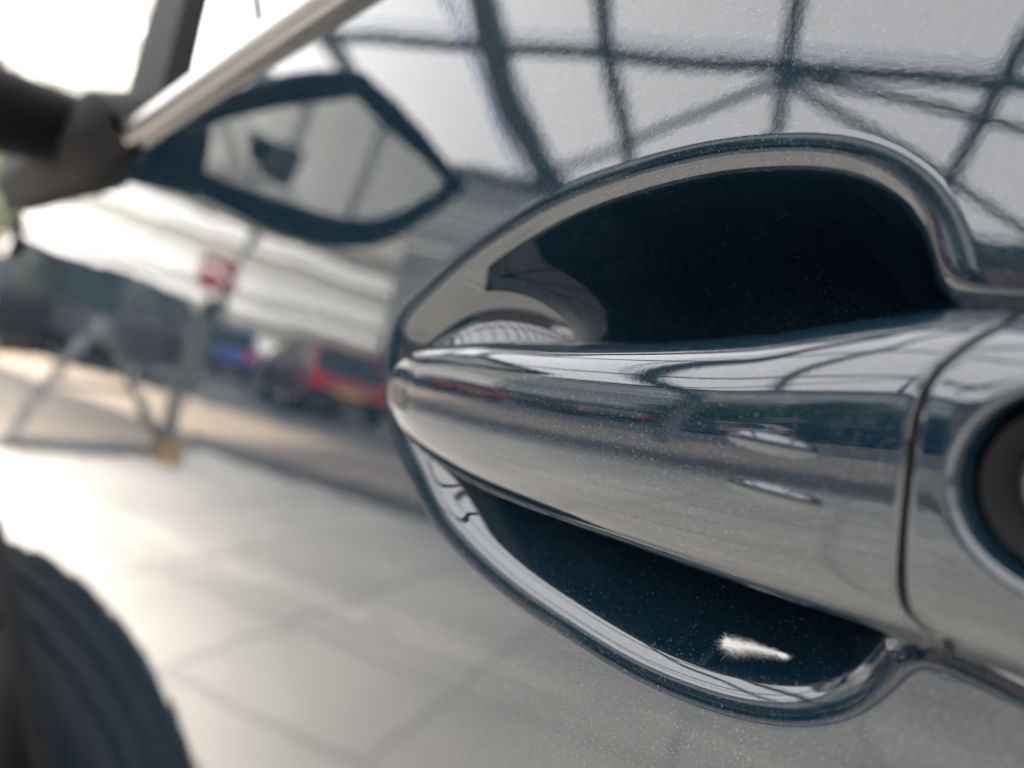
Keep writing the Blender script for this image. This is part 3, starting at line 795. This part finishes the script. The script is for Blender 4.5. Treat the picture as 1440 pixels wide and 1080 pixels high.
# tan paving round the platform, platform itself
bm = bmesh.new(); bmx = [W(-14, 0), W(40, 0)]
def slab(name, s0, s1, t0, t1, z0, z1, m, kind='structure', parent=None):
    bm = bmesh.new()
    vb = [bm.verts.new(W(a, b, z)) for z in (z0, z1) for a, b in ((s0, t0), (s1, t0), (s1, t1), (s0, t1))]
    for q in ((0, 1, 2, 3), (4, 5, 6, 7), (0, 1, 5, 4), (1, 2, 6, 5), (2, 3, 7, 6), (3, 0, 4, 7)): bm.faces.new([vb[i] for i in q])
    return tag(bmo(name, bm, m, parent, False), kind=kind)
slab('pavement', -22, 34, -14, 8.0, -0.16, -0.03, M['tan'])
slab('shaded_paving', -4.6, 34, 4.62, 8.0, -0.16, -0.026, M['shaded_tan'])  # paving strip painted darker to stand for shade on the tan paving
plat = slab('forecourt', E_S, 14, -11, E_T, -0.05, -0.004, M['joint'])
TS = 0.62
bm = bmesh.new(); box(bm, (0, 0, 0), (TS - 0.03, TS - 0.03, 0.004)); me_t = bpy.data.meshes.new('tile'); bm.to_mesh(me_t); bm.free(); me_t.materials.append(M['tile'])
spots = []
ns, ntt = int((14 - E_S) / TS), int((E_T + 11) / TS)
for i in range(ns):
    for j in range(ntt):
        s, t = E_S + TS * (i + .5), E_T - TS * (j + .5); p = W(s, t, -0.002)
        spots.append((math.hypot(p[0] + 0.6, p[1] + 1.2), p))
spots.sort()
far_bm = bmesh.new()
for k, (dd, p) in enumerate(spots):
    if k < 300:
        o = bpy.data.objects.new('paving_tile', me_t); C.objects.link(o); o.parent = plat
        o.location = (p[0], p[1], p[2] + random.uniform(-.0006, .0006)); o.rotation_euler = (random.gauss(0, .0007), random.gauss(0, .0007), ROT)
    else:
        box(far_bm, p, (TS - .03, TS - .03, .004), Matrix.Rotation(ROT, 3, 'Z'))
tag(bmo('far_paving_tiles', far_bm, M['tile'], plat, False), kind='stuff')

# canopy over the forecourt: steel ribs, purlins, opal panels
canopy = thing('canopy', 'steel framed canopy with opal white roof panels over the pale forecourt', 'canopy', (0, 0, 0))
def rz(t):                                           # roof height along t
    return 2.62 + (4.75 - t) * 0.175 if t > 0 else 2.62 + 4.75 * 0.175 + t * 0.06
RIBS = [-7.0, -5.9, -4.8, -3.75, -2.9, -2.02, -1.18, -0.34, 0.5, 1.34, 2.18, 3.0, 4.0, 5.0, 6.0, 7.0, 8.0, 9.0, 10.0, 11.0, 12.0, 13.0]
TT = [4.75, 3.25, 1.6, 0.0, -1.8, -3.6, -5.4, -7.2, -9.0, -10.8]
for s in RIBS:
    bm = bmesh.new(); wd = 0.055
    if abs(s + 2.02) < .01: bm.free(); continue
    for a, b in ((4.75, 0.0), (0.0, -11.0)): bar(bm, W(s, a, rz(a) - 0.06), W(s, b, rz(b) - 0.06), wd, 0.10)
    bmo('rib', bm, M['canopy_steel'], canopy, False)
for t in TT:
    bm = bmesh.new(); bar(bm, W(RIBS[0], t, rz(t) - 0.10), W(RIBS[-1], t, rz(t) - 0.10), 0.045 if t < 4 else 0.08, 0.06); bmo('purlin', bm, M['canopy_steel'], canopy, False)
for a, b in (((-2.02, 4.7), (-0.34, 3.3)), ((-0.34, 3.3), (1.34, 4.7)), ((-0.34, 3.25), (2.18, 3.9)), ((-2.9, 4.7), (-3.75, 3.2)), ((3.0, 4.7), (4.0, 3.2))):
    bm = bmesh.new(); bar(bm, W(*a, rz(a[1]) - 0.13), W(*b, rz(b[1]) - 0.13), 0.035, 0.035); bmo('roof_brace', bm, M['canopy_steel'], canopy, False)
for s0, s1 in zip(RIBS, RIBS[1:]):
    for t0, t1 in zip(TT, TT[1:]):
        pyd('roof_panel', [W(s0 + .02, t0, rz(t0)), W(s1 - .02, t0, rz(t0)), W(s1 - .02, t1 + .02, rz(t1 + .02)), W(s0 + .02, t1 + .02, rz(t1 + .02))], [(0, 1, 2, 3)], M['panel'], canopy)
for s, t, lean in ((-3.55, 3.75, 0.75), (13, 4.4, 0), (13, -10.5, 0), (-3.6, -10.5, 0), (5.0, 4.4, 0)):
    bm = bmesh.new(); zt2 = rz(t) - .1
    tube(bm, [W(s - .05 * lean, t, -.01), W(s, t, .5), W(s + lean * .12, t, 1.0), W(s + lean * .5, t, 1.8), W(s + lean, t, zt2)], 0.055, 14)
    pf = bmo('column', bm, M['galv'], canopy)
    bm = bmesh.new(); lathe(bm, [(0, .0), (.12, .0), (.12, .03), (.075, .05), (.075, .16), (0, .16)], 16, Matrix.Translation(W(s, t, 0))); bmo('column_foot', bm, M['amber'], pf)
bm = bmesh.new()
tube(bm, [W(-1.78, *q) for q in catmull([(-11, 2.70), (-4, 3.10), (0, 3.30), (1.8, 3.10), (2.9, 2.88), (3.5, 2.70), (4.2, 2.60), (5.0, 2.56), (5.7, 2.42), (6.3, 2.0), (6.6, 1.2), (6.65, -.04)], 6)], 0.085, 14); bmo('arch_rib', bm, M['canopy_steel'], canopy)
# trestle beside the column
tz = thing('trestle', 'grey steel A frame trestle standing beside the column at the forecourt corner', 'trestle', W(-3.75, 3.3, 0))
L0 = Vector(W(-3.75, 3.3, 0))
def tb(name, pts, r):
    bm = bmesh.new(); tube(bm, [Vector(W(*p)) - L0 for p in pts], r, 12); bmo(name, bm, M['galv'], tz)
tb('base_bar', [(-3.62, 3.95, .05), (-3.72, 3.3, .05), (-3.85, 2.5, .05)], .04)
tb('leg', [(-3.65, 3.8, .07), (-3.75, 3.2, .82)], .032); tb('leg', [(-3.82, 2.6, .07), (-3.75, 3.2, .82)], .032)
tb('cross_tie', [(-3.69, 3.5, .42), (-3.79, 2.9, .42)], .02)

# ------------------------------------------------------------------ parked cars
def car_body(name, label, paint, loc, rz_, suv=False, estate=False, plate=False, lamp=None, group='cars parked along the road'):
    """a car built along local X (front at -X), its base at the origin"""
    root = thing(name, label, 'car', loc, rz_, group)
    Lh, Wd = (2.25, 0.92) if suv else (2.02, 0.86)
    H, belt_h = (1.70, 1.05) if suv else (1.46, 0.93)
    low = [(-Lh, .30), (-Lh, .62), (-Lh + .12, .74), (-Lh + .95, belt_h - .04), (Lh - .25, belt_h + .02), (Lh - .03, belt_h - .08), (Lh, .62), (Lh - .03, .30)]
    bm = bmesh.new(); rows = []
    for y, k, in ((-Wd, .94), (-Wd * .985, 1), (-Wd * .8, 1.0), (0, 1.01), (Wd * .8, 1.0), (Wd * .985, 1), (Wd, .94)):
        rows.append([bm.verts.new((x * (0.97 if abs(y) > Wd * .9 else 1), y, .62 + (z - .62) * k)) for x, z in low])
    n = len(low)
    for a, b in zip(rows, rows[1:]):
        for i in range(n): bm.faces.new((a[i], a[(i + 1) % n], b[(i + 1) % n], b[i]))
    bm.faces.new(rows[0]); bm.faces.new(rows[-1][::-1])
    bmo('body', bm, paint, root, True, 30)
    # cabin: roof and glasshouse
    xr0, xr1 = (-.55, Lh - .30) if suv or estate else (-.45, Lh - .55)
    xb0, xb1 = -Lh + .85, Lh - .08
    bm = bmesh.new()
    lo = [(xb0, -Wd * .93), (xb1, -Wd * .93), (xb1, Wd * .93), (xb0, Wd * .93)]; hi = [(xr0, -Wd * .72), (xr1, -Wd * .72), (xr1, Wd * .72), (xr0, Wd * .72)]
    a = [bm.verts.new((x, y, belt_h - .03)) for x, y in lo]; b = [bm.verts.new((x, y, H - .06)) for x, y in hi]
    for i in range(4): bm.faces.new((a[i], a[(i + 1) % 4], b[(i + 1) % 4], b[i]))
    bm.faces.new(b); bmo('windows', bm, M['glass'], root, False)
    bm = bmesh.new(); box(bm, ((xr0 + xr1) / 2, 0, H - .035), (xr1 - xr0 + .06, Wd * 1.50, .07), None, .03); bmo('roof', bm, paint, root)
    for sy in (-1, 1):
        for (xa, xb_) in ((xb0, xr0), (0.35, 0.40), (xb1, xr1)):
            bm = bmesh.new(); bar(bm, (xa, sy * Wd * .935, belt_h - .04), (xb_, sy * Wd * .725, H - .05), .09, .05, (1, 0, 0)); bmo('pillar', bm, paint, root, False)
        bm = bmesh.new(); box(bm, (Lh - .05, sy * Wd * .80, .80), (.10, .22, .22), None, .03); bmo('tail_light', bm, lamp or M['lamp_red'], root)
        bm = bmesh.new(); box(bm, (-Lh + .10, sy * Wd * .74, .68), (.22, .34, .13), None, .03); bmo('headlight', bm, M['alloy'], root)
    bm = bmesh.new(); box(bm, (Lh - .02, 0, .43), (.14, Wd * 1.86, .26), None, .04); box(bm, (-Lh + .02, 0, .42), (.14, Wd * 1.86, .24), None, .04); bmo('bumper', bm, M['black'], root)
    if plate:
        bm = bmesh.new(); box(bm, (Lh + .056, 0, .60), (.012, .52, .115)); bmo('number_plate', bm, M['plate'], root, False)
    for sx in (-1, 1):
        for sy in (-1, 1):
            ty = wheel(root, (sx * (Lh - .72), sy * (Wd - .10), .325 if not suv else .36), PI if sy > 0 else 0, .325 if not suv else .36)
    return root
TR = math.atan2(N_[1], N_[0])
def face(az): return math.radians(az)
def polar(az, r, z=-0.15): a = math.radians(az); return (-0.15 - r * math.cos(a), -r * math.sin(a), z)
red = car_body('red_hatchback', 'red hatchback with a yellow rear number plate, back towards the forecourt', M['red'], polar(27.2, 15.4), math.radians(12), plate=True)
suv = car_body('dark_grey_suv', 'dark grey tall car parked nearest the trestle, side on', M['grey'], polar(13.0, 13.8), math.radians(38), True, plate=False, lamp=M['gloss_black'])
van = car_body('black_van', 'black tall car at the left end of the row beside the trestle', M['gloss_black'], polar(2.5, 12.0), math.radians(215), True, plate=False, lamp=M['gloss_black'])
blue = car_body('blue_hatchback', 'blue hatchback half hidden behind the red hatchback', M['blue'], polar(20.0, 21), math.radians(20))
specs = [('dark_estate', 'charcoal estate car in the row beyond the road', M['grey'], 38, 17, 15), ('silver_hatchback', 'silver hatchback in the row beyond the road', M['silver'], 47, 17, 5),
         ('navy_estate', 'navy estate car beside the silver hatchback', M['paint'], 56, 17.5, -4), ('black_hatchback', 'black hatchback at the far end of the row', M['gloss_black'], 66, 18, -12), ('grey_hatchback', 'grey hatchback parked alone past the row', M['grey'], 78, 18, -20)]
for nm, lb, pm, az, r, ry in specs: car_body(nm, lb, pm, polar(az, r), math.radians(ry), False, 'estate' in nm)

# red sign on a post
sg = thing('red_sign', 'red square sign with a white slash on a thin grey post', 'sign', polar(18.3, 12.5, -.03))
bm = bmesh.new(); tube(bm, [(0, 0, 0), (0, 0, 2.15)], .03, 10); bmo('sign_post', bm, M['galv'], sg)
SR = Matrix.Rotation(math.radians(18), 3, 'Z')
bm = bmesh.new(); box(bm, SR @ Vector((.04, 0, 1.95)), (.02, .55, .55), SR, .004); sb = bmo('sign_board', bm, M['red'], sg, False)
bm = bmesh.new(); box(bm, SR @ Vector((.053, 0, 1.95)), (.004, .5, .05), SR @ Matrix.Rotation(math.radians(35), 3, 'X')); bmo('slash', bm, M['white_wall'], sb, False)

# hedge and pale building beyond the road
def leaf_mass(name, n, dims, m, size=.09, seed=1):
    r = np.random.default_rng(seed); V, f = [], []
    for i in range(n):
        c = np.array([r.uniform(-1, 1) * dims[0] / 2, r.uniform(-1, 1) * dims[1] / 2, r.uniform(0, 1) ** .8 * dims[2] * (0.86 + 0.14 * math.sin(i))])
        a = r.normal(size=3); a /= np.linalg.norm(a); b = np.cross(a, r.normal(size=3)); b /= np.linalg.norm(b)
        k = len(V); q = size * r.uniform(.6, 1.4)
        V += [c - a * q, c + b * q * .5, c + a * q, c - b * q * .5]; f.append((k, k + 1, k + 2, k + 3))
    return V, f
for i in range(5):
    V, f = leaf_mass('h', 3500, (4.4, 0.9, 1.25 + 0.25 * math.sin(i * 2.1)), M['hedge'], .10, 20 + i)
    hd = thing('hedge', 'low clipped green hedge section along the far side of the road', 'hedge', W(-24 + i * 4.6, 24.5, -.15), ROT, 'low hedge sections')
    pyd('foliage', V, f, M['hedge'], hd)
    bm = bmesh.new(); box(bm, (0, 0, .5), (4.2, .5, 1.0), None, .1); bmo('inner_growth', bm, M['hedge'], hd)
def make_tree(label, loc, hgt, rad, seed, group=None):
    r = np.random.default_rng(seed); k0 = hgt / 5.0
    tr = thing('tree', label, 'tree', loc, seed, group)
    bm = bmesh.new(); tube(bm, [(0, 0, 0), (.1, 0, 1.2 * k0), (0, .1, 2.6 * k0), (.2, .1, 4.0 * k0)], [.20, .15, .12, .05], 10)
    for a in range(6): tube(bm, [(0, .05, (1.5 + .3 * a) * k0), (math.cos(a * 2.4) * .45 * rad, math.sin(a * 2.4) * .45 * rad, (2.6 + .3 * a) * k0)], [.07, .025], 7)
    bmo('trunk', bm, M['brown'], tr)
    V, f = [], []
    for cl in range(70):
        dd = r.normal(size=3); dd /= np.linalg.norm(dd); cc = np.array([0, 0, hgt * .60]) + dd * np.array([rad, rad, hgt * .36]) * r.uniform(.35, 1)
        for i in range(70):
            c = cc + r.normal(size=3) * .16 * rad; a = r.normal(size=3); a /= np.linalg.norm(a); q = np.cross(a, r.normal(size=3)); q /= np.linalg.norm(q); k = len(V); z = .055 * rad
            V += [c - a * z, c + q * z * .55, c + a * z, c - q * z * .55]; f.append((k, k + 1, k + 2, k + 3))
    pyd('crown', V, f, M['hedge'], tr)
    return tr
for i in range(9):
    make_tree('dark leafy tree in the row behind the parked cars', W(-5.5 + i * 3.3, 23.5 + (i % 2) * 1.2, -.15), 6.2 + 1.2 * math.sin(i * 1.9), 2.3, 40 + i, 'trees behind the parked cars')
bd = thing('warehouse', 'long pale building clad in white horizontal boards beyond the hedge', 'building', W(0, 30, -.15), ROT)
bm = bmesh.new(); box(bm, (-9, -6, 6), (38, 11.9, 12)); bmo('wall', bm, M['white_wall'], bd, False)
M['clad'] = mat('white_cladding', (0.50, 0.497, 0.48), 0.6, noise=(0.35, 0.28))
M['cream'] = mat('cream_boards', (0.22, 0.215, 0.18), 0.6, noise=(0.5, 0.2))
M['clad3'] = mat('darkened_boards', (0.15, 0.147, 0.13), 0.6, noise=(0.5, 0.2))  # board tone kept dark to tone down blown-out reflections
M['clad2'] = mat('grey_cladding', (0.40, 0.41, 0.41), 0.6, noise=(0.3, 0.35))
M['clad_white'] = mat('bright_cladding', (0.64, 0.635, 0.61), 0.6, noise=(0.4, 0.12))
rb_ = random.Random(5); z = .2
while z < 11.8:
    hb = rb_.uniform(.16, .62); bm = bmesh.new()
    box(bm, (-9, 0.03 + rb_.uniform(0, .12), z + hb / 2), (38, .12, hb - .05), Matrix.Rotation(math.radians(rb_.uniform(-4, 14)), 3, 'X'))
    bmo('cladding_board', bm, rb_.choice([M['clad'], M['clad_white'], M['clad_white'], M['clad2']]), bd, False); z += hb
bm = bmesh.new(); box(bm, (-9, .18, 1.9), (35, .2, .5)); bmo('window_band', bm, M['glass'], bd, False)

bg2 = thing('dimming_facade', 'dark boarded building added left of the white building to dim the reflection there', 'building', W(-50, 31, -.15), ROT)  # made-up darker front, added so the door's left reflection is less bright
bm = bmesh.new(); box(bm, (0, -6, 5), (43, 11.9, 10)); bmo('wall', bm, M['clad3'], bg2, False)
for k in range(20):
    bm = bmesh.new(); box(bm, (0, .04 + .06 * (k % 3), .3 + k * .49), (43, .12, .40 if k % 3 else .28), Matrix.Rotation(math.radians(8), 3, 'X'))
    bmo('cladding_board', bm, M['clad3'] if k % 4 else M['cream'], bg2, False)
bd2 = thing('pale_building', 'pale building with white boarded front standing ahead of the car', 'building', (-27, 4, -.15))
bm = bmesh.new(); box(bm, (-4, 0, 6.5), (8, 40, 13)); bmo('wall', bm, M['cream'], bd2, False)
z = .2
while z < 12.8:
    hb = rb_.uniform(.16, .6); bm = bmesh.new()
    box(bm, (.05 + rb_.uniform(0, .12), 0, z + hb / 2), (.12, 40, hb - .05), Matrix.Rotation(math.radians(rb_.uniform(-14, 4)), 3, 'Y'))
    bmo('cladding_board', bm, rb_.choice([M['cream'], M['cream'], M['clad'], M['clad3']]), bd2, False); z += hb
bb = thing('brick_building', 'dark brown brick building with a flat roof at the right end of the road', 'building', W(7.5, 16.5, -.15), ROT)
bm = bmesh.new(); box(bm, (8, -4, 3.3), (26, 8, 6.6)); bmo('wall', bm, M['brown'], bb, False)
bm = bmesh.new(); box(bm, (8, -4, 6.7), (26.4, 8.4, .22)); bmo('roof', bm, M['gap'], bb, False)
for i in range(6):
    for zf in (1.4, 4.6):
        bm = bmesh.new(); box(bm, (-2.5 + i * 4.0, .05, zf), (1.7, .14, 1.3)); wf = bmo('window', bm, M['silver'], bb, False)
        bm = bmesh.new(); box(bm, (-2.5 + i * 4.0, .09, zf), (1.5, .10, 1.1)); bmo('pane', bm, M['glass'], wf, False)
sw = thing('backlit_wall', 'pale wall with steel posts behind the car, made translucent to brighten its wing mirror', 'wall', (8.5, -2, 0))  # translucency is made up: sun from behind lights the panels for the mirror
bm = bmesh.new(); box(bm, (.1, 0, .36), (.3, 22, .74)); bmo('plinth', bm, M['brown'], sw, False)
for i in range(23):
    bm = bmesh.new(); box(bm, (0, -11 + i, 2.0), (.09, .08, 2.5)); bmo('post', bm, M['canopy_steel'], sw, False)
    if i < 22: pyd('backlit_panel', [(.02, -11 + i + .05, .74), (.02, -10.05 + i, .74), (.02, -10.05 + i, 3.2), (.02, -11 + i + .05, 3.2)], [(0, 1, 2, 3)], M['panel'], sw)
# green tree ahead of the car
make_tree('broad leafy green tree ahead of the parked car', (-21, 2.5, -.15), 5.2, 2.2, 3)

# ------------------------------------------------------------------ feather stuck in the lower recess
from mathutils.bvhtree import BVHTree
bvh = BVHTree.FromPolygons([v.co for v in recess.data.vertices], [p.vertices[:] for p in recess.data.polygons])
def on_recess(x, z):
    h = bvh.ray_cast(Vector((x, -0.3, z + HC)), Vector((0, 1, 0))); return h[0], h[1]
dF = CF + CR * (1066 - 720) / F_PX + CU * (540 - 914) / F_PX
hp, hn, _, _ = bvh.ray_cast(Vector(CO), Vector(dF))
print('feather at', hp, hn)
if hn.y > 0: hn = -hn
fe = thing('feather', 'tiny white downy feather stuck in the dark lower half of the handle recess', 'feather', hp)
ux = Vector((1, 0, 0)); ux = (ux - hn * ux.dot(hn)).normalized(); uz = hn.cross(ux)
if uz.z < 0: uz = -uz
ux, uz = (ux * .97 + uz * .22).normalized(), (uz * .97 - ux * .22).normalized()
r = np.random.default_rng(11); V, f = [], []
def strand(p, d, L, wdt, curl, lift):
    k = len(V); n = 5; q = Vector(p); dd = Vector(d).normalized()
    for i in range(n + 1):
        t = i / n; side = hn.cross(dd).normalized(); ww = wdt * (1 - t * .8)
        V.append(q - side * ww); V.append(q + side * ww)
        q = q + dd * (L / n); dd = (dd + ux * curl[0] * .25 + uz * curl[1] * .25 + hn * lift * (.2 if t < .5 else -.2)).normalized()
    for i in range(n): f.append((k + 2 * i, k + 2 * i + 1, k + 2 * i + 3, k + 2 * i + 2))
for i in range(3600):
    t = r.uniform(0, 1) ** 1.25; base = ux * (-0.0052 + 0.0100 * t) + hn * (0.0009 - .0005 * t + r.uniform(-.0003, .0004)) + uz * (r.normal() * .00035 * (1.2 - t) - .0010 * t * t)
    if t < .85 and r.uniform() < .75:  # soft tangled down along the quill
        L = r.uniform(.0004, .0019) * (1.2 - .9 * t) * r.uniform(.5, 1.2); d = uz * r.uniform(-.5, 1) + ux * r.uniform(-1.0, .9) + hn * r.uniform(-.6, .4)
    elif r.uniform() < .6:             # thin combed barbs of the vane
        L = r.uniform(.0010, .0032) * (1.25 - .7 * t); d = -uz * r.uniform(.15, .9) + ux * r.uniform(.5, 1.3) + hn * r.uniform(-.35, .0)
    else: continue
    strand(base, d, L, r.uniform(.000004, .000010), (r.uniform(-1.6, 1.6), r.uniform(-1.6, 1.0)), r.uniform(-.8, .4))
pyd('down', V, f, M['feather'], fe)
bm = bmesh.new(); tube(bm, [ux * -.0058 + hn * .0002 + uz * .0001, hn * .0007 - uz * .0003, ux * .0026 + hn * .0005 - uz * .0007, ux * .0046 + hn * .0004 - uz * .0010], [.00006, .00005, .00003, .000015], 6); bmo('quill', bm, M['feather'], fe)
